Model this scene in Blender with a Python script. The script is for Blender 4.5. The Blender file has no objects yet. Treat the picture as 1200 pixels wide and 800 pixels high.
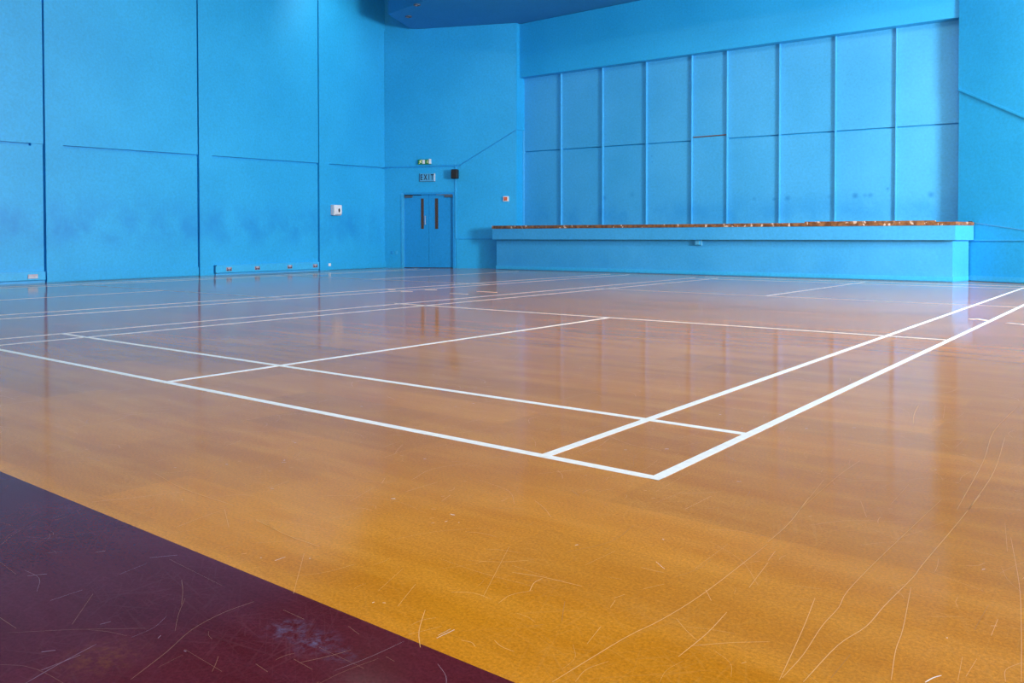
import bpy, bmesh, math, random
from mathutils import Vector, Matrix
C = bpy.context.scene.collection
S = bpy.context.scene
random.seed(7)

# ------------------------------------------------------------------ camera
cam = bpy.data.cameras.new('camera'); camo = bpy.data.objects.new('camera', cam); C.objects.link(camo)
YAW, PITCH, ROLL = -0.6629, 0.0186, -0.0013
cy, sy, cp, sp = math.cos(YAW), math.sin(YAW), math.cos(PITCH), math.sin(PITCH)
fwd = Vector((sy*cp, cy*cp, -sp)); right = Vector((cy, -sy, 0)); up = right.cross(fwd)
r2 = math.cos(ROLL)*right + math.sin(ROLL)*up; u2 = -math.sin(ROLL)*right + math.cos(ROLL)*up
M = Matrix((r2, u2, -fwd)).transposed().to_4x4(); M.translation = Vector((1.3355, -2.487, 0.799))
camo.matrix_world = M
cam.sensor_width = 36; cam.lens = 985.96/1200*36; cam.shift_y = -(400-296.74)/1200
cam.clip_start = 0.05; cam.clip_end = 200
S.camera = camo

# ------------------------------------------------------------------ world, light, exposure
S.view_settings.view_transform = 'Standard'; S.view_settings.look = 'None'
S.view_settings.gamma = 1; S.view_settings.exposure = 0.35; S.view_settings.use_curve_mapping = False
w = bpy.data.worlds.new('world'); S.world = w; w.use_nodes = True
bg = w.node_tree.nodes['Background']
sky = w.node_tree.nodes.new('ShaderNodeTexSky'); sky.sky_type = 'NISHITA'; sky.sun_disc = False
sky.sun_elevation = math.radians(40); sky.sun_rotation = math.radians(200)
w.node_tree.links.new(sky.outputs[0], bg.inputs[0]); bg.inputs[1].default_value = 0.12

def area(name, loc, direction, sx, sy_, power, color):
    l = bpy.data.lights.new(name, 'AREA'); l.shape = 'RECTANGLE'; l.size = sx; l.size_y = sy_
    l.energy = power; l.color = color
    o = bpy.data.objects.new(name, l); C.objects.link(o); o.location = loc
    o.rotation_euler = Vector(direction).to_track_quat('-Z', 'Z').to_euler()
    return o
DAY = (1.0, 0.97, 0.93)
RIGHT_X = 6.5
WIN_Y = (-3.0, 0.0, 3.0, 6.0, 9.0)           # centres of the five windows in the right hand wall
WIN_W, WIN_Z0, WIN_Z1 = 2.6, 0.9, 4.6
WIN_P = (50, 60, 110, 250, 3250)
for k, y in enumerate(WIN_Y):                  # daylight entering through each window
    area('window_daylight', (RIGHT_X+0.32, y, (WIN_Z0+WIN_Z1)/2), (-1, 0, -0.12), WIN_W, WIN_Z1-WIN_Z0, WIN_P[k], DAY)
FILL_LAMP_P = 75                                  # each of the added overhead fill lamps
FRONT_Y = -6.0
FWIN_X = (-1.6, 1.6, 4.8)
for x in FWIN_X:
    area('window_daylight', (x, FRONT_Y-0.32, 3.6), (0, 1, -0.12), 2.6, 3.2, 220, DAY)

# ------------------------------------------------------------------ materials
def nt(name):
    m = bpy.data.materials.new(name); m.use_nodes = True
    t = m.node_tree; b = t.nodes['Principled BSDF']
    return m, t, b
def N(t, kind, **kw):
    n = t.nodes.new(kind)
    for k, v in kw.items():
        if k in ('operation', 'blend_type', 'data_type', 'feature', 'distance', 'noise_dimensions', 'vector_type', 'clamp', 'use_clamp', 'interpolation_type'):
            setattr(n, k, v)
        else:
            n.inputs[k].default_value = v
    return n
def ln(t, a, b): t.links.new(a, b)
def ramp(t, fac, stops):
    r = t.nodes.new('ShaderNodeValToRGB'); e = r.color_ramp.elements
    while len(e) < len(stops): e.new(0.5)
    for i, (p, c) in enumerate(stops):
        e[i].position = p; e[i].color = (c, c, c, 1) if not isinstance(c, tuple) else (*c, 1)
    ln(t, fac, r.inputs[0]); return r.outputs[0]
def mix(t, fac, a, b, mode='MIX'):
    n = t.nodes.new('ShaderNodeMix'); n.data_type = 'RGBA'; n.blend_type = mode
    for s_, v in ((n.inputs[0], fac), (n.inputs[6], a), (n.inputs[7], b)):
        if isinstance(v, (int, float)): s_.default_value = v
        elif isinstance(v, tuple): s_.default_value = (*v, 1)
        else: ln(t, v, s_)
    return n.outputs[2]
def math_(t, op, a, b=None):
    n = t.nodes.new('ShaderNodeMath'); n.operation = op
    for i, v in enumerate((a, b)):
        if v is None: continue
        if isinstance(v, (int, float)): n.inputs[i].default_value = v
        else: ln(t, v, n.inputs[i])
    return n.outputs[0]
def pos(t):
    return t.nodes.new('ShaderNodeNewGeometry').outputs['Position']
def plain(name, col, rough=0.5, metal=0.0, bump=0.0):
    m, t, b = nt(name)
    n = N(t, 'ShaderNodeTexNoise', Scale=35.0, Detail=3.0); ln(t, pos(t), n.inputs['Vector'])
    f = ramp(t, n.outputs[0], [(0.3, 0.9), (0.7, 1.06)])
    ln(t, mix(t, 1.0, col, f, 'MULTIPLY'), b.inputs['Base Color'])
    b.inputs['Roughness'].default_value = rough; b.inputs['Metallic'].default_value = metal
    return m

BLUE = (0.014, 0.40, 0.80)
def paint(name, col=BLUE, rough=0.5, dirt=0.0, bump=0.12, zband=(0.75, 1.45), smudges=()):
    m, t, b = nt(name); p = pos(t)
    n1 = N(t, 'ShaderNodeTexNoise', Scale=0.55, Detail=4.0, Roughness=0.55); ln(t, p, n1.inputs['Vector'])
    n2 = N(t, 'ShaderNodeTexNoise', Scale=22.0, Detail=5.0, Roughness=0.7); ln(t, p, n2.inputs['Vector'])
    c = mix(t, ramp(t, n1.outputs[0], [(0.35, 0.0), (0.68, 1.0)]), tuple(x*0.93 for x in col), (min(1, col[0]*1.25+0.004), col[1]*1.06, min(1, col[2]*1.03)))
    c = mix(t, 1.0, c, ramp(t, n2.outputs[0], [(0.3, 0.87), (0.7, 1.10)]), 'MULTIPLY')
    if dirt:
        sep = t.nodes.new('ShaderNodeSeparateXYZ'); ln(t, p, sep.inputs[0])
        mp = N(t, 'ShaderNodeMapping'); mp.inputs['Scale'].default_value = (1, 1, 0.8); ln(t, p, mp.inputs['Vector'])
        n3 = N(t, 'ShaderNodeTexNoise', Scale=1.9, Detail=6.0, Roughness=0.65, Distortion=0.3); ln(t, mp.outputs[0], n3.inputs['Vector'])
        zz = N(t, 'ShaderNodeMapRange', interpolation_type='SMOOTHSTEP'); ln(t, sep.outputs[2], zz.inputs[0])
        zz.inputs[1].default_value = zband[1]+0.35; zz.inputs[2].default_value = zband[1]-0.35
        za = N(t, 'ShaderNodeMapRange', interpolation_type='SMOOTHSTEP'); ln(t, sep.outputs[2], za.inputs[0])
        za.inputs[1].default_value = zband[0]-0.35; za.inputs[2].default_value = zband[0]+0.25
        f = math_(t, 'MULTIPLY', math_(t, 'MULTIPLY', zz.outputs[0], za.outputs[0]), ramp(t, n3.outputs[0], [(0.40, 0.0), (0.62, 1.0)]))
        f = math_(t, 'MULTIPLY', f, dirt)
        c = mix(t, f, c, (0.004, 0.25, 0.66))
    for (sx, sz, rad, amt) in smudges:              # ball marks left on the panels
        vm = N(t, 'ShaderNodeVectorMath', operation='DISTANCE'); ln(t, p, vm.inputs[0]); vm.inputs[1].default_value = (sx, 15.05, sz)
        mr = N(t, 'ShaderNodeMapRange', interpolation_type='SMOOTHSTEP'); ln(t, vm.outputs['Value'], mr.inputs[0])
        mr.inputs[1].default_value = rad*1.3; mr.inputs[2].default_value = 0.0
        c = mix(t, math_(t, 'MULTIPLY', mr.outputs[0], amt*0.75), c, (0.004, 0.20, 0.55))
    ln(t, c, b.inputs['Base Color'])
    b.inputs['Roughness'].default_value = rough
    bp = N(t, 'ShaderNodeBump', Strength=bump, Distance=0.004); ln(t, n2.outputs[0], bp.inputs['Height']); ln(t, bp.outputs[0], b.inputs['Normal'])
    return m
m_wall = paint('blue_wall_paint', dirt=0.0)
m_wall_dirty = paint('blue_wall_paint_grubby', dirt=0.6)
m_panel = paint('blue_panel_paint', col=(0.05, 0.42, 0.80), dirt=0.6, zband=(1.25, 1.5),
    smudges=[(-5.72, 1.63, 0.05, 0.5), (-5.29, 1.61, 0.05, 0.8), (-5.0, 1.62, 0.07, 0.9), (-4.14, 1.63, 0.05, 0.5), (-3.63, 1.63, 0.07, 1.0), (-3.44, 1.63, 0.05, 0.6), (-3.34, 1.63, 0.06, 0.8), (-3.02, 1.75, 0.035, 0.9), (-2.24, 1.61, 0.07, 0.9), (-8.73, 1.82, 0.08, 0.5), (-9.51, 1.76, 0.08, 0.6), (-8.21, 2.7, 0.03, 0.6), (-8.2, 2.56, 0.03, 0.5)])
m_stage = paint('blue_stage_paint', col=(0.045, 0.40, 0.80), dirt=0.3, zband=(0.1, 0.45), bump=0.18)
m_gloss = paint('blue_gloss_paint', col=(0.04, 0.45, 0.84), rough=0.3, bump=0.03)
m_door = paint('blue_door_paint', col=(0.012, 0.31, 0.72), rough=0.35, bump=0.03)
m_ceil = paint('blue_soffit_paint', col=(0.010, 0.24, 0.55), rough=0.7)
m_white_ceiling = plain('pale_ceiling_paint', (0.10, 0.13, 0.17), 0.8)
m_white = plain('white_plastic', (0.82, 0.82, 0.86), 0.35)
m_sockplate = plain('greyed_socket_plate', (0.50, 0.42, 0.50), 0.4)
m_grey = plain('grey_metal', (0.42, 0.45, 0.5), 0.4, 0.6)
m_steel = plain('brushed_steel', (0.75, 0.76, 0.8), 0.3, 0.9)
m_black = plain('black_plastic', (0.006, 0.006, 0.008), 0.5)
m_darkhole = plain('dark_socket_front', (0.05, 0.04, 0.08), 0.4)
m_green = plain('green_sign_face', (0.0, 0.22, 0.07), 0.4)
m_cream = plain('cream_sign_print', (0.85, 0.85, 0.45), 0.4)
m_red = plain('red_orange_plastic', (0.65, 0.12, 0.05), 0.4)
m_letter = plain('dark_letter_print', (0.006, 0.018, 0.05), 0.5)
m_plate = plain('pale_blue_sign_plate', (0.10, 0.42, 0.70), 0.3)
m_wood_raw = plain('bare_wood_edge', (0.20, 0.10, 0.045), 0.6)
m_frame = plain('white_window_frame', (0.8, 0.8, 0.8), 0.4)
m_closer = plain('dull_closer_metal', (0.10, 0.13, 0.17), 0.5, 0.3)
m_lampglass = plain('opal_lamp_glass', (0.9, 0.9, 0.9), 0.2)

def glass(name, tint=(0.95, 0.97, 1.0), gloss=0.08):
    m, t, b = nt(name); t.nodes.remove(b)
    tr = N(t, 'ShaderNodeBsdfTransparent'); tr.inputs[0].default_value = (*tint, 1)
    gl = N(t, 'ShaderNodeBsdfGlossy', Roughness=0.02)
    mx = t.nodes.new('ShaderNodeMixShader'); mx.inputs[0].default_value = gloss
    ln(t, tr.outputs[0], mx.inputs[1]); ln(t, gl.outputs[0], mx.inputs[2]); ln(t, mx.outputs[0], t.nodes['Material Output'].inputs[0])
    return m
m_glass = glass('clear_window_glass')
m_doorglass = glass('door_glass', (0.8, 0.8, 0.8), 0.05)

def streaks(t, p, ang, sc, stretch, thr, seed, dist=0.6):
    """thin scratch streaks running one way: a noise stretched along one axis and cut off"""
    mp = N(t, 'ShaderNodeMapping'); mp.inputs['Rotation'].default_value = (0, 0, ang); mp.inputs['Location'].default_value = (seed*3.1, seed*7.7, seed)
    ln(t, p, mp.inputs['Vector'])
    ms = N(t, 'ShaderNodeMapping'); ms.inputs['Scale'].default_value = (sc/stretch, sc, 1); ln(t, mp.outputs[0], ms.inputs['Vector'])
    n = N(t, 'ShaderNodeTexNoise', Scale=1.0, Detail=1.0, Roughness=0.4, Distortion=dist, noise_dimensions='2D'); ln(t, ms.outputs[0], n.inputs['Vector'])
    return ramp(t, n.outputs[0], [(thr, 0.0), (thr+0.03, 1.0)])

def floor_mat(name, base, dark, light, scratch, scratch2, seed, stain=False, spec=0.075):
    m, t, b = nt(name); p = pos(t)
    big = N(t, 'ShaderNodeTexNoise', Scale=0.8, Detail=5.0, Roughness=0.6); ln(t, p, big.inputs['Vector'])
    mp = N(t, 'ShaderNodeMapping'); mp.inputs['Scale'].default_value = (0.7, 4.5, 1); ln(t, p, mp.inputs['Vector'])
    band = N(t, 'ShaderNodeTexNoise', Scale=1.4, Detail=5.0, Roughness=0.65); ln(t, mp.outputs[0], band.inputs['Vector'])
    brick = N(t, 'ShaderNodeTexBrick', Scale=1.0); brick.offset = 0.37
    brick.inputs['Color1'].default_value = (0.80, 0.80, 0.80, 1); brick.inputs['Color2'].default_value = (1.14, 1.14, 1.14, 1); brick.inputs['Mortar'].default_value = (0.97, 0.97, 0.97, 1)
    brick.inputs['Mortar Size'].default_value = 0.002; brick.inputs['Brick Width'].default_value = 0.92; brick.inputs['Row Height'].default_value = 0.31
    ln(t, p, brick.inputs['Vector'])
    grain = N(t, 'ShaderNodeTexNoise', Scale=130.0, Detail=4.0, Roughness=0.8); ln(t, p, grain.inputs['Vector'])
    c = mix(t, ramp(t, big.outputs[0], [(0.35, 0.0), (0.65, 1.0)]), dark, base)
    c = mix(t, ramp(t, band.outputs[0], [(0.42, 0.0), (0.68, 0.75)]), c, light)
    c = mix(t, 0.5, c, brick.outputs[0], 'MULTIPLY')
    c = mix(t, 1.0, c, ramp(t, grain.outputs[0], [(0.3, 0.66), (0.7, 1.34)]), 'MULTIPLY')
    msk = N(t, 'ShaderNodeTexNoise', Scale=2.3, Detail=3.0); ln(t, p, msk.inputs['Vector'])
    mk = ramp(t, msk.outputs[0], [(0.38, 0.15), (0.62, 1.0)])
    tot = None
    for i, (a, sc, st, th) in enumerate([(0.35, 130, 30, 0.70), (1.25, 150, 26, 0.705), (2.05, 140, 34, 0.705), (2.75, 160, 24, 0.70), (0.9, 110, 40, 0.715), (1.62, 120, 36, 0.71), (0.05, 170, 22, 0.70), (2.4, 95, 30, 0.725)]):
        s_ = streaks(t, p, a+seed*0.3, sc, st, th, seed+i)
        tot = s_ if tot is None else math_(t, 'MAXIMUM', tot, s_)
    fs = math_(t, 'MULTIPLY', math_(t, 'MULTIPLY', tot, mk), 0.12)
    c = mix(t, fs, c, scratch)
    vo = N(t, 'ShaderNodeTexVoronoi', Scale=9.0); ln(t, p, vo.inputs['Vector'])
    spk = math_(t, 'LESS_THAN', vo.outputs['Distance'], 0.018)
    gate = math_(t, 'GREATER_THAN', N_sepx(t, vo.outputs['Color']), 0.62)
    c = mix(t, math_(t, 'MULTIPLY', math_(t, 'MULTIPLY', spk, gate), 0.8), c, scratch2)
    if stain:
        for (cx, cy_, rad, col, amt) in stain:
            vm = N(t, 'ShaderNodeVectorMath', operation='DISTANCE'); ln(t, p, vm.inputs[0]); vm.inputs[1].default_value = (cx, cy_, 0)
            mr = N(t, 'ShaderNodeMapRange', interpolation_type='SMOOTHSTEP'); ln(t, vm.outputs['Value'], mr.inputs[0])
            mr.inputs[1].default_value = rad; mr.inputs[2].default_value = 0.0
            nn = N(t, 'ShaderNodeTexNoise', Scale=45.0, Detail=5.0, Roughness=0.75); ln(t, p, nn.inputs['Vector'])
            f = math_(t, 'MULTIPLY', math_(t, 'MULTIPLY', mr.outputs[0], ramp(t, nn.outputs[0], [(0.45, 0.0), (0.7, 1.0)])), amt)
            c = mix(t, f, c, col)
    ln(t, c, b.inputs['Base Color'])
    rr = N(t, 'ShaderNodeMapRange'); ln(t, band.outputs[0], rr.inputs[0])
    rr.inputs[3].default_value = FL_R0; rr.inputs[4].default_value = FL_R1
    ro = rr.outputs[0]
    ln(t, ro, b.inputs['Roughness'])
    b.inputs['Specular IOR Level'].default_value = spec
    bp = N(t, 'ShaderNodeBump', Strength=0.008, Distance=0.002); ln(t, grain.outputs[0], bp.inputs['Height']); ln(t, bp.outputs[0], b.inputs['Normal'])
    return m
def N_sepx(t, col):
    s_ = t.nodes.new('ShaderNodeSeparateColor'); ln(t, col, s_.inputs[0]); return s_.outputs[0]
FL_R0, FL_R1, FL_SPEC = 0.07, 0.13, 0.2
m_floor = floor_mat('orange_brown_gym_floor', (0.49, 0.184, 0.0075), (0.42, 0.147, 0.0075), (0.57, 0.235, 0.022), (0.68, 0.34, 0.09), (0.85, 0.72, 0.55), 1.0)
m_maroon = floor_mat('maroon_gym_floor', (0.080, 0.010, 0.015), (0.062, 0.008, 0.012), (0.09, 0.016, 0.027), (0.19, 0.08, 0.095), (0.5, 0.22, 0.12), 2.0, spec=0.06,
    stain=[(-0.075, -1.425, 0.07, (0.13, 0.14, 0.26), 0.6), (0.013, -1.426, 0.07, (0.13, 0.14, 0.26), 0.6), (0.095, -1.431, 0.05, (0.13, 0.14, 0.26), 0.4), (-0.26, -1.715, 0.11, (0.22, 0.08, 0.014), 0.45)])
m_line = plain('white_court_paint', (0.86, 0.84, 0.78), 0.35)
m_line_old = plain('worn_white_court_paint', (0.58, 0.58, 0.58), 0.3)
m_tape = plain('cream_floor_tape', (0.85, 0.75, 0.62), 0.4)
m_sc = {'o': plain('scratch_in_orange', (0.70, 0.36, 0.10), 0.5), 'w': plain('pale_scuff', (0.85, 0.76, 0.66), 0.5),
        'd': plain('dark_scuff', (0.20, 0.085, 0.02), 0.5), 'l': plain('lavender_scuff', (0.26, 0.17, 0.22), 0.5), 'm': plain('orange_scratch_in_maroon', (0.27, 0.115, 0.055), 0.5)}

def nosing_mat():
    m, t, b = nt('worn_brown_stage_edge'); p = pos(t)
    mp = N(t, 'ShaderNodeMapping'); mp.inputs['Scale'].default_value = (6.5, 1.0, 4.0); ln(t, p, mp.inputs['Vector'])
    n = N(t, 'ShaderNodeTexNoise', Scale=1.6, Detail=4.0, Roughness=0.55); ln(t, mp.outputs[0], n.inputs['Vector'])
    g = N(t, 'ShaderNodeTexNoise', Scale=14.0, Detail=3.0); ln(t, p, g.inputs['Vector'])
    c = mix(t, ramp(t, g.outputs[0], [(0.35, 0.0), (0.7, 1.0)]), (0.13, 0.045, 0.012), (0.36, 0.15, 0.05))
    c = mix(t, ramp(t, n.outputs[0], [(0.595, 0.0), (0.625, 0.9)]), c, (0.78, 0.58, 0.45))
    ln(t, c, b.inputs['Base Color']); b.inputs['Roughness'].default_value = 0.5
    return m
m_nosing = nosing_mat()

# ------------------------------------------------------------------ mesh helpers
def obj(name, bm, m, parent=None):
    bmesh.ops.recalc_face_normals(bm, faces=bm.faces)
    me = bpy.data.meshes.new(name); bm.to_mesh(me); bm.free(); me.materials.append(m)
    o = bpy.data.objects.new(name, me); C.objects.link(o)
    if parent: o.parent = parent
    return o
def struct(name, bm, m, label=None):
    o = obj(name, bm, m); o['kind'] = 'structure'
    if label: o['label'] = label
    return o
def thing(name, label, cat, group=None, loc=(0, 0, 0)):
    o = bpy.data.objects.new(name, None); C.objects.link(o); o.empty_display_size = 0.1
    o.location = loc; o['label'] = label; o['category'] = cat
    if group: o['group'] = group
    return o
def part(name, bm, m, root):
    """mesh in world coordinates, hung on a root Empty that stands at its own place"""
    bmesh.ops.translate(bm, verts=bm.verts, vec=-world_loc(root))
    return obj(name, bm, m, root)
def world_loc(o):
    v = Vector(o.location)
    while o.parent: o = o.parent; v += Vector(o.location)
    return v
def prism(bm, pts, off, bevel=0.0):
    off = Vector(off)
    a = [bm.verts.new(p) for p in pts]; b = [bm.verts.new(Vector(p)+off) for p in pts]
    n = len(pts); fs = [bm.faces.new(a), bm.faces.new(b[::-1])]
    for i in range(n): fs.append(bm.faces.new((a[i], b[i], b[(i+1) % n], a[(i+1) % n])))
    if bevel:
        es = list({e for f in fs for e in f.edges})
        bmesh.ops.bevel(bm, geom=es, offset=bevel, segments=2, affect='EDGES', profile=0.5)
    return bm
def P(pts, off, bevel=0.0): return prism(bmesh.new(), pts, off, bevel)
def box(x0, x1, y0, y1, z0, z1, bevel=0.0, bm=None):
    return prism(bm or bmesh.new(), [(x0, y0, z0), (x1, y0, z0), (x1, y1, z0), (x0, y1, z0)], (0, 0, z1-z0), bevel)

class Plane:
    """a wall plane: u along it (seen from inside, left to right), z up, n towards the room"""
    def __init__(s, o, d):
        s.o = Vector((o[0], o[1], 0)); s.d = Vector((d[0], d[1], 0)).normalized(); s.n = Vector((s.d.y, -s.d.x, 0))
    def at(s, u, z, h=0.0): return s.o + s.d*u + s.n*h + Vector((0, 0, z))
    def poly(s, pts, h0, h1, bm=None, bevel=0.0):
        return prism(bm or bmesh.new(), [s.at(u, z, h0) for u, z in pts], s.n*(h1-h0), bevel)
    def rect(s, u0, u1, z0, z1, h0, h1, bm=None, bevel=0.0):
        return s.poly([(u0, z0), (u1, z0), (u1, z1), (u0, z1)], h0, h1, bm, bevel)
    def disc(s, u, z, r, h0, h1, n=16, bm=None):
        return s.poly([(u+r*math.cos(2*math.pi*k/n), z+r*math.sin(2*math.pi*k/n)) for k in range(n)], h0, h1, bm)

CEIL = 7.7
# left wall: runs along Y; its parameter u is chosen to be the world Y coordinate
KL = 0.0696; NL = math.hypot(1, KL)
class LeftPlane(Plane):
    def __init__(s):
        super().__init__((-14.6+KL*4.3, 0), (-KL, 1))
    def at(s, y, z, h=0.0): return super().at(y*NL, z, h)
LW = LeftPlane()                                   # n points to +X, into the room
SL = Plane((-15.22, 13.211), (1, 0.45))            # splayed wall left of the stage, with the exit doors
SR = Plane((-1.73, 14.78), (1, -0.45))             # splayed wall right of the stage

# ------------------------------------------------------------------ floor and ceiling
floor = struct('floor', box(-16.5, RIGHT_X+0.3, FRONT_Y-0.3, 16.6, -0.2, 0.0), m_floor)
bd = part('floor_border', box(-16.0, RIGHT_X, FRONT_Y, -1.305, 0.0, 0.0006), m_maroon, floor); bd['label'] = 'maroon painted band of floor beyond the court'
def strip(bm, a, b, wid, z0, z1):
    a = Vector((*a, z0)); b = Vector((*b, z0)); d = (b-a).normalized(); s_ = Vector((-d.y, d.x, 0))*wid/2
    return prism(bm, [a-s_, b-s_, b+s_, a+s_], (0, 0, z1-z0))
LWID = 0.04
NLINE = [0]
def line(a, b, m=m_line, wid=LWID, name='court_line'):
    NLINE[0] += 1
    return part(name, strip(bmesh.new(), a, b, wid, 0.0, 0.0009+NLINE[0]*0.00003), m, floor)
H = LWID/2
# near court (right hand), lines listed by the points where they end
line((H, 0), (-5.98, 0.0))                                   # base line
line((0, -H), (0, 13.36)); line((-0.46, 0), (-0.46, 12.95))  # right side lines
line((0, 0.782), (-5.98, 0.738))                             # long service line
line((-3.045, 0), (-3.06, 4.70))                             # centre line
line((0, 4.735), (-6.07, 4.695))                             # short service line
line((-5.555, 0), (-5.60, 12.9), m_line_old); line((-5.97, 0), (-6.075, 12.9), m_line_old)
line((0, 8.62), (-5.75, 8.72), m_line_old)
line((-3.0, 8.72), (-2.93, 13.16), m_line_old)
line((0, 13.33), (-6.06, 13.33), m_line_old); line((0, 12.6), (-6.06, 12.6), m_line_old)
# far court (left hand)
line((-7.78, -0.0), (-7.80, 13.3), m_line_old); line((-8.25, 0), (-8.27, 13.3), m_line_old)
line((-7.80, 4.42), (-13.8, 4.30), m_line_old); line((-10.4, 0), (-10.75, 4.35), m_line_old)
line((-7.80, 8.62), (-13.8, 8.62), m_line_old); line((-10.8, 8.62), (-10.8, 13.3), m_line_old)
line((-13.3, 0), (-13.4, 13.0), m_line_old); line((-13.7, 0), (-13.85, 13.0), m_line_old)
line((-7.8, 0.0), (-13.7, 0.0), m_line_old); line((-7.8, 0.76), (-13.7, 0.76), m_line_old)
for a, b in (((-8.12, 6.53), (-8.03, 6.59)), ((-7.65, 6.34), (-7.51, 6.44)), ((-7.65, 6.85), (-7.50, 6.96)), ((-6.78, 6.47), (-6.48, 6.50)), ((-6.78, 7.07), (-6.40, 7.05)),
             ((-0.19, 6.71), (-0.11, 6.76)), ((-0.13, 6.76), (-0.03, 6.64)), ((0.16, 6.50), (0.30, 6.42))):
    line(a, b, m_tape if a[0] < 0 else m_line_old, 0.05, 'tape_mark')
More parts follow.
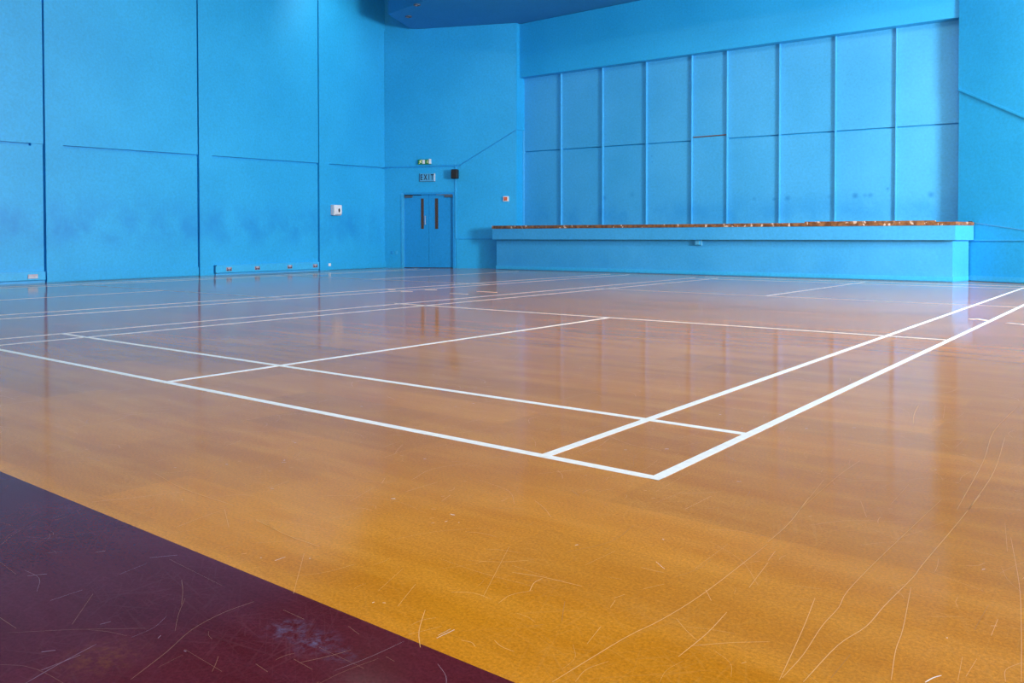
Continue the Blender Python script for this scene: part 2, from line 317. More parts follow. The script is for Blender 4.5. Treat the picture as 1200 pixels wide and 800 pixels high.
# the scratches worn into the near part of the floor
SCR = [(4,'o',[(0.883,0.448),(0.878,0.095),(0.87,-0.261),(0.87,-0.36),(0.858,-0.561),(0.854,-0.69),(0.833,-0.807),(0.826,-0.986)]),(3,'o',[(0.798,0.324),(0.785,-0.025),(0.775,-0.316),(0.772,-0.536),(0.782,-0.635),(0.782,-0.746),(0.792,-0.886),(0.791,-0.995)]),(3,'o',[(0.88,-0.427),(0.916,-0.655),(0.927,-0.758),(0.949,-0.883)]),(4,'o',[(0.472,0.1),(0.507,-0.169),(0.515,-0.346)]),(4,'o',[(0.554,-0.399),(0.563,-0.471)]),(2,'o',[(0.877,-0.293),(1.015,-0.348)]),(2,'o',[(1.012,0.083),(1.072,-0.254),(1.105,-0.495),(1.135,-0.746)]),(2,'o',[(0.983,0.2),(1.02,-0.038)]),(5,'w',[(1.017,-0.809),(1.007,-0.827),(0.999,-0.853)]),(3,'o',[(0.607,0.161),(0.664,0.015)]),(3,'o',[(0.726,-0.618),(0.755,-0.78),(0.79,-1.006)]),(2.5,'d',[(0.863,-0.831),(0.861,-0.941)]),(3,'o',[(1.062,-0.488),(1.063,-0.579)]),(2,'o',[(1.057,-0.702),(1.053,-0.786)]),(2,'o',[(1.034,-0.709),(1.044,-0.809)]),(2,'d',[(1.035,-0.424),(1.032,-0.571)]),(6,'o',[(0.406,1.838),(0.441,1.592),(0.484,1.38)]),(4,'o',[(0.781,2.095),(0.776,1.455),(0.822,0.904),(0.854,0.245)]),(4,'o',[(0.828,1.355),(0.874,0.772),(0.881,0.266)]),(3,'o',[(0.473,0.635),(0.471,0.395),(0.491,-0.036)]),(4,'o',[(0.448,0.314),(0.491,-0.036)]),(4,'o',[(0.512,0.349),(0.619,0.447)]),(3,'o',[(0.681,0.434),(0.688,0.191)]),(3,'o',[(0.506,1.915),(0.559,1.598)]),(3,'o',[(0.47,0.331),(0.493,0.283)]),(3.5,'o',[(0.52,-0.363),(0.521,-0.731),(0.508,-0.918),(0.488,-1.038),(0.47,-1.263)]),(4,'o',[(0.568,-0.486),(0.589,-0.654)]),(3.5,'o',[(0.601,-0.804),(0.609,-0.919),(0.607,-1.04)]),(3,'o',[(0.108,-0.916),(0.182,-0.894),(0.285,-0.881)]),(3.5,'o',[(0.186,-0.9),(0.186,-0.933),(0.205,-0.976)]),(3,'o',[(0.424,-1.024),(0.442,-1.104)]),(3,'o',[(0.383,-0.9),(0.393,-0.936)]),(3,'o',[(0.375,-0.891),(0.384,-0.86)]),(3,'o',[(0.402,-0.807),(0.427,-0.754)]),(3,'w',[(0.348,-0.647),(0.385,-0.674)]),(3,'o',[(0.223,-0.234),(0.23,-0.072)]),(2,'o',[(0.438,-0.426),(0.443,-0.629)]),(2,'o',[(0.221,-0.773),(0.232,-0.648)]),(2,'o',[(0.19,-0.887),(0.081,-0.882)]),(7,'w',[(0.129,-0.677),(0.132,-0.668)]),(7,'w',[(0.286,-0.497),(0.292,-0.499)]),(2,'o',[(0.304,-0.799),(0.337,-0.791)]),(4,'o',[(-0.698,-1.064),(-0.528,-1.088),(-0.39,-1.089)]),(5,'w',[(-0.401,-1.219),(-0.4,-1.188)]),(3,'o',[(-0.382,-1.144),(-0.207,-1.311)]),(3,'o',[(-0.026,-1.106),(0.026,-1.214)]),(2,'o',[(-0.114,-1.061),(-0.066,-1.186)]),(2.5,'o',[(-0.001,-0.788),(0.139,-1.059)]),(4,'w',[(0.192,-1.268),(0.196,-1.22)]),(2,'w',[(0.187,-1.259),(0.188,-1.222)]),(3,'o',[(0.085,-1.19),(0.143,-1.268),(0.193,-1.316)]),(2.5,'o',[(0.137,-1.292),(0.165,-1.225)]),(7,'w',[(-0.289,-0.695),(-0.277,-0.69)]),(8,'w',[(-0.262,-0.749),(-0.26,-0.741)]),(7,'w',[(-0.031,-1.236),(-0.03,-1.23)]),(9,'w',[(-0.536,-0.695),(-0.52,-0.691)]),(3,'o',[(-0.156,-1.377),(-0.084,-1.378)]),(3,'o',[(0.014,-1.342),(0.058,-1.353)]),(3,'o',[(0.035,-1.496),(0.094,-1.499)]),(2,'o',[(0.037,-1.437),(0.167,-1.438)]),(3,'o',[(-0.006,-1.551),(0.036,-1.555)]),(2,'o',[(0.167,-1.382),(0.193,-1.385)]),(2.5,'o',[(-0.541,-1.175),(-0.477,-1.104)]),(3,'o',[(-0.561,-1.589),(-0.445,-1.687)]),(3,'o',[(-0.241,-1.391),(-0.245,-1.467),(-0.227,-1.549),(-0.181,-1.63),(-0.137,-1.724)]),(4,'l',[(-0.3,-1.808),(-0.301,-1.737)]),(2,'o',[(-0.474,-1.425),(-0.415,-1.457),(-0.351,-1.498)]),(2,'o',[(-0.617,-1.374),(-0.372,-1.385)]),(6,'l',[(-0.372,-1.778),(-0.358,-1.758)]),(6,'l',[(-0.808,-1.464),(-0.798,-1.444)]),(6,'l',[(-0.785,-1.635),(-0.761,-1.602)]),(2,'o',[(-0.93,-1.64),(-0.815,-1.648)]),(3,'o',[(-0.598,-1.766),(-0.516,-1.766)]),(2,'o',[(-0.139,-1.67),(-0.146,-1.616)]),(2,'o',[(-0.164,-1.602),(-0.032,-1.606)]),(4,'o',[(-1.37,-0.992),(-1.135,-1.029),(-0.862,-1.029)]),(4,'o',[(-0.848,-1.067),(-0.702,-1.149)]),(3,'l',[(-0.6,-1.664),(-0.601,-1.592)]),(4,'l',[(-0.399,-1.652),(-0.394,-1.632)]),(5,'l',[(-0.247,-1.61),(-0.254,-1.6)]),(8,'l',[(-0.159,-1.606),(-0.153,-1.605)]),(4,'l',[(-0.664,-1.399),(-0.626,-1.347)]),(2,'l',[(-0.622,-1.498),(-0.635,-1.422)]),(3,'o',[(-0.905,-0.375),(-0.921,-0.251)]),(4,'o',[(-0.55,-0.619),(-0.541,-0.481)]),(3,'o',[(-0.614,-0.791),(-0.666,-0.638)]),(6,'o',[(-1.777,0.464),(-1.658,0.415)]),(5,'o',[(-0.712,-0.552),(-0.676,-0.601)]),(4,'o',[(-0.394,-0.62),(-0.416,-0.557)]),(5,'o',[(-0.251,-0.51),(-0.255,-0.473)]),(12,'w',[(-0.532,-0.696),(-0.527,-0.686)]),(9,'w',[(-0.294,-0.692),(-0.279,-0.69)]),(6,'o',[(-0.315,-0.755),(-0.308,-0.745)]),(14,'w',[(-1.162,-0.622),(-1.163,-0.615)]),(5,'o',[(-0.691,-1.069),(-0.59,-1.079)])]
SCR = [(wd*0.8, 'm', pp) if k == 'o' and pp[0][1] < -1.305 else (wd, k, pp) for wd, k, pp in SCR]
def smooth(pts, n=4):
    """a rounded path through the points of a scratch"""
    if len(pts) < 3: return pts
    p = [Vector(q) for q in pts]; p = [2*p[0]-p[1]]+p+[2*p[-1]-p[-2]]; out = []
    for i in range(1, len(p)-2):
        for k in range(n):
            f = k/n; a, b, c, d = p[i-1:i+3]
            out.append(tuple(0.5*((2*b)+(c-a)*f+(2*a-5*b+4*c-d)*f*f+(3*b-a-3*c+d)*f**3)))
    return out+[pts[-1]]
for _ in range(900):                                  # the many short fine scratches of the near floor
    x = random.uniform(-3.6, 1.35); y = random.uniform(-2.3, 2.4)
    a = random.gauss(1.15, 0.75); n = random.choice((0.04, 0.06, 0.1, 0.16, 0.28)); cv = random.gauss(0, 0.35)
    pts = [(x+n*f*math.cos(a+cv*f), y+n*f*math.sin(a+cv*f)) for f in (0, 0.5, 1)]
    near = y < -1.305
    if (pts[-1][1] < -1.305) != near: continue
    SCR.append((random.choice((0.9, 1.2, 1.6, 2.2)), random.choice('mml') if near else random.choice('ooooood'), pts))
for _ in range(90):
    x = random.uniform(-3.0, 1.3); y = random.uniform(-1.28, 1.6)
    SCR.append((random.choice((5, 7, 9)), 'w' if random.random() < 0.35 else 'o', [(x, y), (x+random.uniform(0.003, 0.012), y+random.uniform(0.003, 0.012))]))
for kind in 'owdlm':
    bm = bmesh.new()
    for wid, k, pts in SCR:
        if k != kind: continue
        wv = wid*0.00036; pts = smooth(pts)
        vs = []
        for i, (x, y) in enumerate(pts):
            a = Vector(pts[max(0, i-1)]); b_ = Vector(pts[min(len(pts)-1, i+1)]); d = (b_-a).normalized() if (b_-a).length else Vector((1, 0))
            s_ = Vector((-d.y, d.x))*wv*(0.35 if i in (0, len(pts)-1) else 0.6)
            vs.append((bm.verts.new((x-s_.x, y-s_.y, 0.0009)), bm.verts.new((x+s_.x, y+s_.y, 0.0009))))
        for (a, b_), (c_, d_) in zip(vs, vs[1:]): bm.faces.new((a, b_, d_, c_))
    o = part('scratch', bm, m_sc[kind], floor); o['kind'] = 'stuff'

ceiling = struct('ceiling', box(-16.5, RIGHT_X+0.3, FRONT_Y-0.3, 16.6, CEIL, CEIL+0.2), m_white_ceiling)
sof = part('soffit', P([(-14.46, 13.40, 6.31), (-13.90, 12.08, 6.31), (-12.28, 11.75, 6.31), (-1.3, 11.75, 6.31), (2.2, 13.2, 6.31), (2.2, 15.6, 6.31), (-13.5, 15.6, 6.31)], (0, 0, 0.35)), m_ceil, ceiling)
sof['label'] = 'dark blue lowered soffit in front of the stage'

# ------------------------------------------------------------------ left wall
SEAM = [-5.2, -2.03, 1.14, 4.28, 7.46, 10.84, 13.23]
ledge = lambda y: 2.476+0.0211*(y-3.53)
wl = struct('wall_left', LW.rect(-6.2, 13.5, 0, CEIL, -0.35, -0.09), m_wall)
G = 0.018
for i in range(len(SEAM)-1):
    a, b = SEAM[i]+G, SEAM[i+1]-G
    if i == len(SEAM)-2: b = SEAM[i+1]+0.08
    pil = 0.32; zr = 0.17
    if i == 3:    # the bay with its recess stopping short of the joint
        pass
    right_p = 0.0
    pts = [(a, 0), (a+pil, 0), (a+pil, ledge(a+pil))]
    if right_p: pts += [(b-right_p, ledge(b-right_p)), (b-right_p, 0.0), (b, 0.0)]
    else: pts += [(b, ledge(b))]
    pts += [(b, CEIL), (a, CEIL)]
    part('wall_panel', LW.poly(pts, -0.09, 0.0), m_wall_dirty, wl)
    part('infill_panel', LW.poly([(a+pil, 0.0), (b, 0.0)] + ([(b, ledge(b)-0.0005), (b-0.2, ledge(b-0.2)-0.0005), (b-0.2, ledge(b-0.2)-0.045)] if i == 2 else [(b, ledge(b)-0.045)]) + [(a+pil, ledge(a+pil)-0.045)], -0.09, -0.022), m_wall_dirty, wl)
    if i not in (2, 4):
        bb = struct('baseboard_left', LW.rect(a, b-0.0, 0.012, 0.19, -0.0, 0.010), m_wall)

def trunking(y0, y1, z0, z1, label, hb=-0.0215):
    t = thing('cable_trunking', label, 'trunking', 'cable trunking along the left wall', LW.at((y0+y1)/2, z0, 0))
    part('cover', LW.rect(y0, y1, z0, z1, hb, 0.045, bevel=0.004), m_gloss, t)
    part('plinth', LW.rect(y0+0.02, y1, 0.0, z0-0.012, hb, 0.018), m_stage, t)
    part('top_lip', LW.rect(y0, y1, z1-0.006, z1+0.006, hb, 0.0455), m_gloss, t)
    part('end_cap', LW.rect(y0-0.0, y0+0.02, z0-0.01, z1+0.012, hb, 0.05), m_gloss, t)
    for z in (z0, z1): part('screw', LW.disc(y0+0.01, z, 0.012, 0.05, 0.054, 8), m_black, t)
    return t
trunking(7.83, 10.80, 0.045, 0.205, 'blue cable trunking with four sockets low on the left wall')
trunking(1.52, 4.255, 0.055, 0.195, 'blue cable trunking with one socket at the left edge of frame')
def socket(y, z, h, label, wdt=0.14, hgt=0.08, dark=True):
    t = thing('power_socket', label, 'socket', 'double power sockets low on the left wall', LW.at(y, z, h))
    part('plate', LW.rect(y-wdt/2, y+wdt/2, z-hgt/2, z+hgt/2, h, h+0.012, bevel=0.003), m_sockplate, t)
    for s_ in (-1, 1):
        part('outlet', LW.rect(y+s_*wdt*0.25-0.028, y+s_*wdt*0.25+0.028, z-hgt*0.42, z-hgt*0.02, h+0.012, h+0.014), m_darkhole if dark else m_grey, t)
        part('rocker', LW.rect(y+s_*wdt*0.36-0.010, y+s_*wdt*0.36+0.010, z+hgt*0.08, z+hgt*0.36, h+0.012, h+0.017), m_darkhole if dark else m_grey, t)
    return t
for y, lab in ((8.17, 'first power socket from the left on the longer blue trunking'), (8.93, 'second power socket from the left on the longer blue trunking'),
               (9.87, 'third power socket from the left on the longer blue trunking'), (10.66, 'fourth power socket, beside the wall joint, on the longer blue trunking')):
    socket(y, 0.122, 0.046, lab)
socket(4.03, 0.122, 0.046, 'pale power socket on the trunking at the left edge of frame', 0.17, 0.075, False)
t = thing('cable_outlet', 'small white cable outlet low on the left wall below the dispenser', 'outlet', None, LW.at(11.17, 0.136, -0.03))
part('plate', LW.rect(11.13, 11.21, 0.10, 0.17, -0.022, 0.02, bevel=0.003), m_white, t); part('screw', LW.disc(11.17, 0.15, 0.006, 0.02, 0.023, 8), m_grey, t)
# dispenser
t = thing('hand_dispenser', 'white hand dispenser with dark oval window on the blue left wall', 'dispenser', None, LW.at(11.37, 1.48, 0))
bm = bmesh.new()
prof = [(0.0, 1.37), (0.085, 1.355), (0.115, 1.40), (0.125, 1.46), (0.115, 1.62), (0.0, 1.625)]
vsl = [[bm.verts.new(LW.at(y, z, h-0.022 if h == 0 else h)) for h, z in prof] for y in (11.235, 11.50)]
bm.faces.new(vsl[0]); bm.faces.new(vsl[1][::-1])
for i in range(len(prof)): bm.faces.new((vsl[0][i], vsl[0][(i+1) % len(prof)], vsl[1][(i+1) % len(prof)], vsl[1][i]))
bmesh.ops.recalc_face_normals(bm, faces=bm.faces); bmesh.ops.bevel(bm, geom=list(bm.edges), offset=0.018, segments=3, affect='EDGES', profile=0.5)
part('cover', bm, m_white, t)
bm = bmesh.new(); q = [(11.395+0.026*math.cos(a), 1.485+0.05*math.sin(a)) for a in [2*math.pi*k/14 for k in range(14)]]
part('level_window', LW.poly(q, 0.112, 0.128), m_black, t)
part('push_lever', LW.rect(11.28, 11.46, 1.372, 1.388, 0.06, 0.118, bevel=0.004), m_grey, t)

# ------------------------------------------------------------------ splayed wall with the exit doors
DU0, DU1, DZ = 0.46, 1.945, 1.99
BACK = Vector((-0.03, 0.40, 0))
def slp(pts, off=BACK, h=0.0, bm=None): return prism(bm or bmesh.new(), [SL.at(u, z, h) for u, z in pts], off)
CU = 3.607
bm = bmesh.new()
for r in ([(-0.3, 0), (DU0, 0), (DU0, CEIL), (-0.3, CEIL)], [(DU0, DZ), (DU1, DZ), (DU1, CEIL), (DU0, CEIL)], [(DU1, 0), (CU, 0), (CU, CEIL), (DU1, CEIL)]): slp(r, BACK, 0, bm)
wbl = struct('wall_back_left', bm, m_wall)
part('upper_panel', slp([(0.0, 2.685), (2.11, 2.714), (CU+0.012, 3.58), (CU+0.012, 6.305), (0.0, 6.305)], SL.n*-0.019, 0.022), m_wall, wbl)
part('upper_ledge', SL.rect(0.0, 2.11, 2.665, 2.70, 0.0, 0.03), m_door, wbl)  # darker door blue stands in for the shade line under the upper panel
part('upper_ledge', SL.poly([(2.11, 2.700), (CU, 3.562), (CU, 3.582), (2.11, 2.722)], 0.0, 0.028), m_door, wbl)  # same shade line, put into the colour along the slope
part('reveal_panel', prism(bmesh.new(), [SL.at(CU, 3.58, 0.02)+Vector((0.0, 0.0, 0)), SL.at(CU, 6.3, 0.02), SL.at(CU, 6.3, 0.02)+BACK*0.95, SL.at(CU, 3.58, 0.02)+BACK*0.95], (0.014, 0, 0)), m_wall, wbl)
part('dado_panel', SL.rect(1.985, 3.4, 0.0, 0.755, 0.001, 0.014), m_wall, wbl)
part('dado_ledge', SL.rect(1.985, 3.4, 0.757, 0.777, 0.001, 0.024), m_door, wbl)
# door
door = struct('door_1', SL.rect(DU0, DU0+0.06, 0, DZ+0.0, -0.12, 0.02), m_gloss); door['label'] = 'pair of blue exit doors with narrow glass panels'  # left jamb painted paler than the other frame parts for its lit reveal
part('door_frame', SL.rect(DU1-0.05, DU1, 0, DZ, -0.12, 0.018), m_door, door)
part('door_frame', SL.rect(DU0, DU1, DZ-0.045, DZ+0.01, -0.12, 0.016), m_door, door)
def leaf(u0, u1, gu0, gu1):
    bm = bmesh.new(); z0, z1, g0, g1 = 0.012, 1.945, 1.03, 1.845; h0, h1 = -0.10, -0.055
    for r in ((u0, gu0, z0, z1), (gu1, u1, z0, z1), (gu0, gu1, z0, g0), (gu0, gu1, g1, z1)): SL.rect(*r, h0, h1, bm)
    o = part('door_leaf', bm, m_door, door)
    part('vision_glass', SL.rect(gu0, gu1, g0, g1, -0.082, -0.074), m_doorglass, o)
    bm = bmesh.new()
    for r in ((gu0-0.012, gu0+0.004, g0-0.012, g1+0.012), (gu1-0.004, gu1+0.012, g0-0.012, g1+0.012), (gu0, gu1, g0-0.012, g0+0.004), (gu0, gu1, g1-0.004, g1+0.012)): SL.rect(*r, -0.056, -0.048, bm)
    part('glazing_bead', bm, m_door, o)
    return o
l1 = leaf(0.523, 1.206, 0.975, 1.072); l2 = leaf(1.212, 1.892, 1.368, 1.474)
hd = part('pull_handle', SL.rect(1.105, 1.127, 1.15, 1.38, -0.018, 0.0, bevel=0.004), m_steel, l1)
for z in (1.16, 1.36): part('handle_post', SL.rect(1.108, 1.124, z, z+0.02, -0.056, -0.012), m_steel, l1)
part('handle_plate', SL.rect(1.14, 1.185, 1.13, 1.40, -0.056, -0.050), m_door, l1)
for lf, a, b, c_, d_ in ((l1, 0.545, 0.755, 0.54, 1.0), (l2, 1.655, 1.875, 1.42, 1.88)):
    part('door_closer', SL.rect(a, b, 1.865, 1.925, -0.055, -0.005, bevel=0.005), m_closer, lf)
    part('closer_arm', SL.rect(c_, d_, 1.928, 1.942, -0.05, -0.02), m_steel if lf is l2 else m_black, lf)
part('threshold', SL.rect(DU0, DU1, 0.0, 0.008, -0.12, 0.01), m_black, door)
# the passage behind the doors
bm = bmesh.new(); SL.rect(DU0-0.3, DU1+0.3, -0.05, 2.3, -2.2, -2.1, bm)
part('passage_wall', bm, plain('brown_passage_wall', (0.34, 0.15, 0.04), 0.6), door)
# conduit and speaker
t = thing('cable_conduit', 'blue vertical cable conduit between speaker and dado, right of exit doors', 'conduit', None, SL.at(1.975, 0.78, 0))
part('pipe', SL.rect(1.962, 1.988, 0.778, 2.74, 0.001, 0.03), m_gloss, t)
for z in (0.98, 1.95): part('pipe_clip', SL.rect(1.955, 1.995, z, z+0.03, 0.001, 0.036), m_gloss, t)
t = thing('wall_speaker', 'small black wall speaker right of the EXIT sign', 'speaker', None, SL.at(1.99, 2.45, 0))
part('cabinet', SL.rect(1.905, 2.08, 2.335, 2.58, 0.05, 0.22, bevel=0.025), m_black, t)
part('grille', SL.rect(1.92, 2.065, 2.35, 2.565, 0.217, 0.226, bevel=0.004), plain('black_mesh_grille', (0.012, 0.012, 0.014), 0.7), t)
part('bracket', SL.rect(1.965, 2.015, 2.40, 2.51, 0.028, 0.06), m_black, t)
# EXIT sign
t = thing('exit_plate', 'flat EXIT letter sign right above the blue doors', 'sign', None, SL.at(1.2, 2.39, 0))
part('plate', SL.rect(0.975, 1.405, 2.285, 2.495, 0.001, 0.02, bevel=0.003), m_plate, t)
bm = bmesh.new()
for r in ((0.975, 1.405, 2.283, 2.292), (0.972, 0.985, 2.285, 2.495)): SL.rect(*r, 0.001, 0.024, bm)
part('dark_edge', bm, m_letter, t)
part('bright_edge', SL.rect(1.385, 1.407, 2.290, 2.495, 0.001, 0.028), m_white, t)
def text(s, plane, u, z, size, h, m, root, name, sx=1.0):
    cu = bpy.data.curves.new(name, 'FONT'); cu.body = s; cu.size = size; cu.align_x = 'CENTER'; cu.align_y = 'CENTER'; cu.extrude = 0.002; cu.offset = 0.004
    tmp = bpy.data.objects.new(name, cu); C.objects.link(tmp)
    bpy.context.view_layer.update()
    me = bpy.data.meshes.new_from_object(tmp.evaluated_get(bpy.context.evaluated_depsgraph_get())); bpy.data.objects.remove(tmp)
    bm = bmesh.new(); bm.from_mesh(me); bpy.data.meshes.remove(me)
    for v in bm.verts:
        x, y, zz = v.co; v.co = plane.at(u+x*sx, z+y, h+zz)
    return part(name, bm, m, root)
text('E X I T', SL, 1.183, 2.392, 0.205, 0.022, m_letter, t, 'lettering', 0.62)
# green emergency sign
t = thing('emergency_exit_light', 'green emergency exit light box with running figure above EXIT sign', 'sign', None, SL.at(1.13, 2.8, 0.03))
part('housing', SL.rect(0.955, 1.305, 2.735, 2.862, 0.023, 0.095, bevel=0.006), m_green, t)
part('end_cap', SL.rect(1.262, 1.31, 2.745, 2.872, 0.03, 0.105, bevel=0.006), m_white, t)
bm = bmesh.new()
for q in ([(0.985, 2.748), (1.005, 2.748), (1.03, 2.79), (1.018, 2.80)], [(1.028, 2.79), (1.055, 2.765), (1.065, 2.775), (1.04, 2.81)], [(1.012, 2.79), (1.04, 2.79), (1.055, 2.835), (1.03, 2.838)],
          [(1.03, 2.825), (1.075, 2.81), (1.078, 2.82), (1.04, 2.838)], [(0.995, 2.80), (1.03, 2.828), (1.028, 2.838), (0.988, 2.812)]): SL.poly(q, 0.0955, 0.098, bm)
SL.disc(1.058, 2.848, 0.012, 0.0955, 0.098, 10, bm)
part('running_figure', bm, m_cream, t)
part('doorway_mark', SL.rect(1.085, 1.155, 2.748, 2.852, 0.0955, 0.098), m_white, t)
bm = bmesh.new(); SL.poly([(1.20, 2.79), (1.245, 2.79), (1.222, 2.755)], 0.0955, 0.098, bm); SL.rect(1.213, 1.232, 2.79, 2.845, 0.0955, 0.098, bm)
part('down_arrow', bm, m_cream, t)
# fire call point
t = thing('fire_call_point', 'white and red fire call point on blue wall left of stage', 'alarm', None, SL.at(3.337, 1.8, 0))
part('box', SL.rect(3.265, 3.41, 1.735, 1.868, 0.001, 0.05, bevel=0.006), m_white, t)
part('break_panel', SL.rect(3.285, 3.375, 1.755, 1.848, 0.05, 0.056), m_red, t)
part('key_hole', SL.disc(3.31, 1.765, 0.012, 0.05, 0.06, 10), m_black, t)
# faint painted-over socket left of the doors
t = thing('painted_socket', 'blue painted over double socket on wall left of exit doors', 'socket', None, SL.at(0.245, 0.40, 0))
part('plate', SL.rect(0.15, 0.21, 0.36, 0.45, 0.001, 0.014, bevel=0.003), m_door, t)
part('plate', SL.rect(0.28, 0.34, 0.36, 0.45, 0.001, 0.014, bevel=0.003), m_gloss, t)

# ------------------------------------------------------------------ splayed wall right of the stage
BR = Vector((0.0, 0.45, 0)); RU = 9.1
wbr = struct('wall_back_right', prism(bmesh.new(), [SR.at(0, 0), SR.at(RU, 0), SR.at(RU, CEIL), SR.at(0, CEIL)], BR), m_wall)
part('upper_panel', SR.poly([(0.0, 3.505), (1.19, 2.855), (1.45, 2.72), (RU, 2.72), (RU, 6.305), (0.0, 6.305)], 0.001, 0.02), m_wall, wbr)
part('upper_ledge', SR.poly([(0.0, 3.535), (1.19, 2.882), (1.45, 2.745), (RU, 2.745), (RU, 2.70), (1.45, 2.70), (1.19, 2.838), (0.0, 3.488)], 0.001, 0.028), m_wall, wbr)
part('dado_ledge', SR.rect(0.33, RU, 0.732, 0.752, 0.001, 0.022), m_gloss, wbr)
part('skirting', SR.rect(0.24, RU, 0.012, 0.10, 0.001, 0.018), m_gloss, wbr)
t = thing('signal_cable', 'thin pale cable sloping down the wall right of the stage', 'cable', None, SR.at(0.3, 1.06, 0.02))
part('wire', SR.poly([(0.25, 1.072), (1.212, 0.922), (1.9, 0.83), (1.9, 0.822), (1.212, 0.914), (0.25, 1.062)], 0.001, 0.010), m_plate, t)

# ------------------------------------------------------------------ stage wall: header, panels, battens
PY = 15.05
wb = struct('wall_back', box(-12.4, -1.2, PY+0.06, PY+0.4, 0, CEIL), m_wall)
hz = lambda x, a, b: a+(b-a)*(x+12.0)/10.26
part('header', prism(bmesh.new(), [(-11.99, 14.82, hz(-11.99, 4.93, 4.84)), (-1.2, 14.82, hz(-1.2, 4.93, 4.84)), (-1.2, 14.82, 6.30), (-11.99, 14.82, 6.30)], (0, 0.26, 0)), m_wall, wb)
XB = [-11.945, -10.755, -9.534, -8.335, -7.177, -6.335, -5.165, -4.016, -2.866, -1.70]
for i in range(9):
    x0, x1 = XB[i], XB[i+1]
    zj = lambda x: 3.034+(2.923-3.034)*(x+11.957)/10.14
    access = (i == 4)
    za, zb = (3.055, 3.055) if access else (zj(x0), zj(x1))
    zb0 = 1.06; g = 0.006; d0 = 0.012 if access else 0.0
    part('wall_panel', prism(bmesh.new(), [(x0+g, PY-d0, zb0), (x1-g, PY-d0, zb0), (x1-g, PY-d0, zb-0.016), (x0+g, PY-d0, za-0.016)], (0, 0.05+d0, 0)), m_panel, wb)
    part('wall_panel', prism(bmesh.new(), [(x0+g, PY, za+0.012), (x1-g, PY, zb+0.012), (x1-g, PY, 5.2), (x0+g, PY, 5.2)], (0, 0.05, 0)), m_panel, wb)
    if access:
        o = part('panel_edge', box(x0+0.02, x1-0.02, PY-0.022, PY+0.01, 3.05, 3.066), m_wood_raw, wb); o['label'] = 'bare brown wood edge across one narrow panel'
for i, x in enumerate(XB[:-1]):
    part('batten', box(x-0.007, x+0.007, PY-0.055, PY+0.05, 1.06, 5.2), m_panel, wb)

# ------------------------------------------------------------------ stage
SX0, SX1, SY = -12.07, -1.68, 14.05
FX0, FX1, FY = -12.10, -1.618, 13.92
st = thing('stage', 'long raised blue stage platform with worn brown wooden edge', 'stage', None, (-6.9, 14.5, 0))
# solid body following the splayed walls
def ysl(x): return 14.75+0.45*(x+11.8)
def ysr(x): return 14.75-0.45*(x+1.66)
body = [(SX0, SY), (SX1, SY), (-1.53, 14.655), (-1.78, 14.77), (-1.78, 15.0), (-11.90, 15.0), (-11.90, 14.66), (SX0, ysl(SX0)-0.06)]
part('riser', P([(x, y, 0.0) for x, y in body], (0, 0, 1.0)), m_stage, st)
part('deck', P([(x, y, 1.0) for x, y in body], (0, 0, 0.045)), m_nosing, st)
fb = [(FX0, FY), (FX1, FY), (-1.445, 14.617), (-1.527, 14.654), (SX1+0.001, SY-0.001), (SX0-0.001, SY-0.001), (SX0-0.001, ysl(SX0)-0.07), (FX0, ysl(FX0)-0.07)]
def sl(x, za, zb): return za+(zb-za)*(x-FX0)/(FX1-FX0)
def sloped(poly, z0, z1):
    bm = bmesh.new(); a = [bm.verts.new((x, y, sl(x, *z0))) for x, y in poly]; b = [bm.verts.new((x, y, sl(x, *z1))) for x, y in poly]
    bm.faces.new(a); bm.faces.new(b[::-1])
    for i in range(len(poly)): j = (i+1) % len(poly); bm.faces.new((a[i], a[j], b[j], b[i]))
    return bm
part('fascia', sloped(fb, (0.756, 0.746), (1.022, 1.006)), m_stage, st)
# the wooden edge: board lengths end to end, one thicker board on top at the right
NX = [FX0-0.01, -9.95, -7.30, -5.72, -3.75, FX1+0.008]
for i in range(5):
    a, b = NX[i]+0.003, NX[i+1]-0.003
    top = 0.004 if i >= 3 else 0.0
    q = [(a, FY-0.012), (b, FY-0.012), (b, 14.40), (a, 14.40)]
    if i == 4: q[2:] = [(-1.440, 14.61), (-1.56, 14.62), (a, 14.40)]
    part('edge_board', sloped(q, (1.024, 1.008), (1.100+top, 1.066+top)), m_nosing, st)
part('raised_strip', sloped([(-4.25, FY-0.012), (-1.95, FY-0.012), (-1.95, FY+0.12), (-4.25, FY+0.12)], (1.106, 1.072), (1.128, 1.094)), m_nosing, st)
part('skirting', P([(SX0-0.012, SY-0.018, 0.014), (SX1+0.012, SY-0.018, 0.014), (-1.52, 14.635, 0.014), (-1.535, 14.64, 0.014), (SX1, SY, 0.014), (SX0-0.012, SY, 0.014)], (0, 0, 0.076)), m_gloss, st)
t = thing('stage_socket', 'small blue box socket under the stage edge', 'socket', None, (-6.54, SY, 0.69))
part('box', box(-6.606, -6.488, SY-0.06, SY-0.0005, 0.64, 0.738, 0.006), m_gloss, t)
part('face', box(-6.59, -6.505, SY-0.066, SY-0.059, 0.655, 0.727), m_plate, t)
part('cable_gland', box(-6.488, -6.455, SY-0.04, SY-0.0005, 0.63, 0.744, 0.006), m_plate, t)
t = thing('stage_clip', 'tiny dark fitting on the right end of the stage edge', 'fitting', None, (-1.48, 14.56, 1.07))
part('block', box(-1.52, -1.455, 14.53, 14.56, 1.066, 1.085, 0.003), m_black, t)

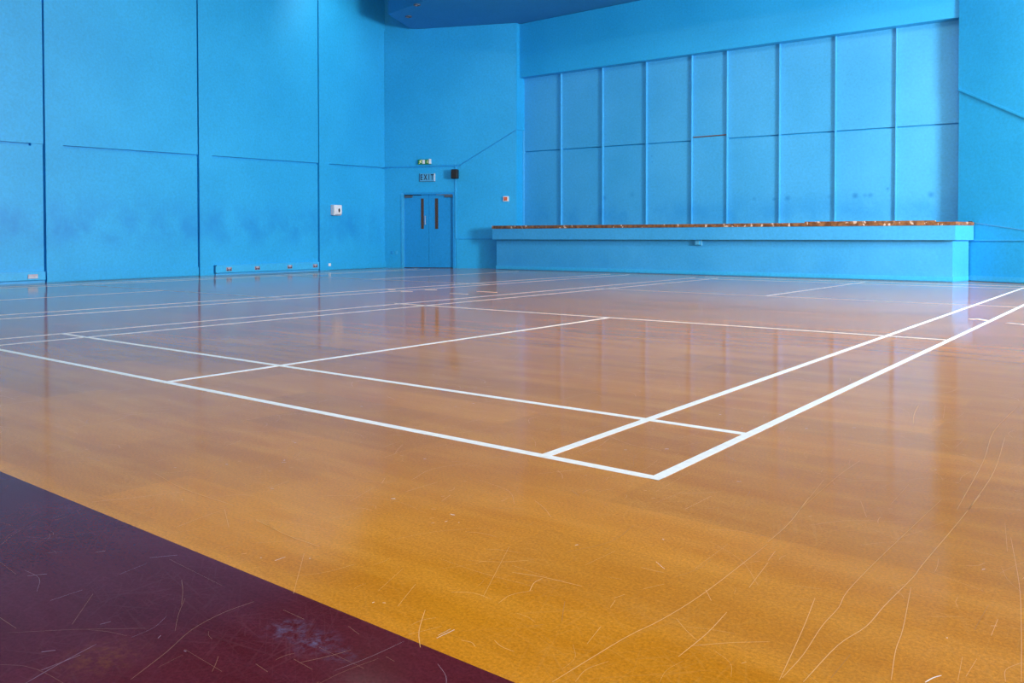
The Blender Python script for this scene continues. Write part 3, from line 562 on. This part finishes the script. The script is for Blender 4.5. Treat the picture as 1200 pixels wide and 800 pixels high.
# ------------------------------------------------------------------ right wall and its windows, front wall
bm = bmesh.new()
edges = [FRONT_Y-0.3]
for y in WIN_Y: edges += [y-WIN_W/2, y+WIN_W/2]
edges.append(11.3)
for i in range(0, len(edges), 2): box(RIGHT_X, RIGHT_X+0.25, edges[i], edges[i+1], 0, CEIL, bm=bm)
for y in WIN_Y:
    box(RIGHT_X, RIGHT_X+0.25, y-WIN_W/2, y+WIN_W/2, 0, WIN_Z0, bm=bm); box(RIGHT_X, RIGHT_X+0.25, y-WIN_W/2, y+WIN_W/2, WIN_Z1, CEIL, bm=bm)
struct('wall_right', bm, m_wall)
bm = bmesh.new(); e = [-15.2]
for x in FWIN_X: e += [x-1.3, x+1.3]
e.append(RIGHT_X+0.25)
for i in range(0, len(e), 2): box(e[i], e[i+1], FRONT_Y-0.25, FRONT_Y, 0, CEIL, bm=bm)
for x in FWIN_X: box(x-1.3, x+1.3, FRONT_Y-0.25, FRONT_Y, 0, 2.0, bm=bm); box(x-1.3, x+1.3, FRONT_Y-0.25, FRONT_Y, 5.2, CEIL, bm=bm)
struct('wall_front', bm, m_wall)
def window(n, plane, u0, u1, z0, z1):
    bm = bmesh.new(); f = 0.06
    for r in ((u0, u0+f, z0, z1), (u1-f, u1, z0, z1), (u0, u1, z0, z0+f), (u0, u1, z1-f, z1), ((u0+u1)/2-0.02, (u0+u1)/2+0.02, z0, z1)): plane.rect(*r, -0.18, -0.12, bm)
    o = struct('window_%d' % n, bm, m_frame)
    for a, b in ((u0+f, (u0+u1)/2-0.02), ((u0+u1)/2+0.02, u1-f)): part('pane', plane.rect(a, b, z0+f, z1-f, -0.155, -0.148), m_glass, o)
    part('window_sill', plane.rect(u0, u1, z0, z0+0.03, -0.12, 0.04), m_frame, o)
RW = Plane((RIGHT_X, 0), (0, -1)); FW = Plane((0, FRONT_Y), (-1, 0))
k = 1
for y in WIN_Y: window(k, RW, -y-WIN_W/2, -y+WIN_W/2, WIN_Z0, WIN_Z1); k += 1
for x in FWIN_X: window(k, FW, -x-1.3, -x+1.3, 2.0, 5.2); k += 1

# ------------------------------------------------------------------ ceiling fittings
def downlight(x, y, z, label, m_glow):
    t = thing('ceiling_spotlight', label, 'light', None, (x, y, z))
    bm = bmesh.new(); n = 18
    ring = lambda r, zz: [bm.verts.new((x+r*math.cos(2*math.pi*i/n), y+r*math.sin(2*math.pi*i/n), zz)) for i in range(n)]
    rs = [ring(0.085, z), ring(0.085, z-0.02), ring(0.055, z-0.022), ring(0.05, z-0.004)]
    for a, b in zip(rs, rs[1:]):
        for i in range(n): bm.faces.new((a[i], a[(i+1) % n], b[(i+1) % n], b[i]))
    part('bezel', bm, m_closer, t)
    bm = bmesh.new(); bmesh.ops.create_circle(bm, cap_ends=True, segments=16, radius=0.05, matrix=Matrix.Translation((x, y, z-0.006)))
    part('lens', bm, m_glow, t)
downlight(-13.65, 12.53, 6.31, 'small dark round spotlight in the blue soffit near its tip', m_black)
downlight(-12.74, 11.90, 6.31, 'small pinkish round spotlight at the soffit front edge', plain('pinkish_lens', (0.7, 0.5, 0.6), 0.2))
# unseen lamps added to fill the floor and brighten the right hand walls
FILL_LAMPS = [((-9.0, 7.0), 'leftmost of the row'), ((-5.5, 7.5), 'second from the left wall'), ((-2.5, 8.5), 'left one of three nearest the stage'), ((0.0, 8.5), 'middle one of three nearest the stage'),
         ((2.6, 8.0), 'nearest the right wall'), ((-2.5, 4.5), 'left of the pair over the near court'), ((0.5, 4.5), 'right of the pair over the near court')]
for (x, y), which in FILL_LAMPS:
    t = thing('added_fill_lamp', 'added ceiling fill lamp, ' + which, 'lamp', 'added fill lamps above the hall', (x, y, CEIL))
    part('body', box(x-0.62, x+0.62, y-0.17, y+0.17, CEIL-0.12, CEIL-0.001, 0.01), m_frame, t)
    part('diffuser', box(x-0.58, x+0.58, y-0.14, y+0.14, CEIL-0.135, CEIL-0.121), m_lampglass, t)
    area('added_fill_light', (x, y, CEIL-0.15), (0, 0, -1), 1.15, 0.28, FILL_LAMP_P, (1.0, 0.95, 0.86))
# wall washer above the frame that throws the pale cone on the left wall
t = thing('wall_washer', 'ceiling wall washer lamp above the left wall joint', 'light', None, (-13.0, 10.9, CEIL-0.02))
bm = bmesh.new(); bmesh.ops.create_cone(bm, cap_ends=True, segments=18, radius1=0.09, radius2=0.07, depth=0.2, matrix=Matrix.Translation((-13.0, 10.9, CEIL-0.12)))
part('can', bm, m_grey, t)
bm = bmesh.new(); bmesh.ops.create_circle(bm, cap_ends=True, segments=16, radius=0.07, matrix=Matrix.Translation((-13.0, 10.9, CEIL-0.225)))
part('lens', bm, m_lampglass, t)
l = bpy.data.lights.new('wall_washer_beam', 'SPOT'); l.energy = 120; l.spot_size = math.radians(70); l.spot_blend = 1.0; l.shadow_soft_size = 0.06; l.color = (1, 0.93, 0.85)
o = bpy.data.objects.new('wall_washer_beam', l); C.objects.link(o); o.location = (-13.0, 10.9, CEIL-0.26); o.rotation_euler = Vector((-1.0, 0.02, -0.75)).to_track_quat('-Z', 'Y').to_euler()
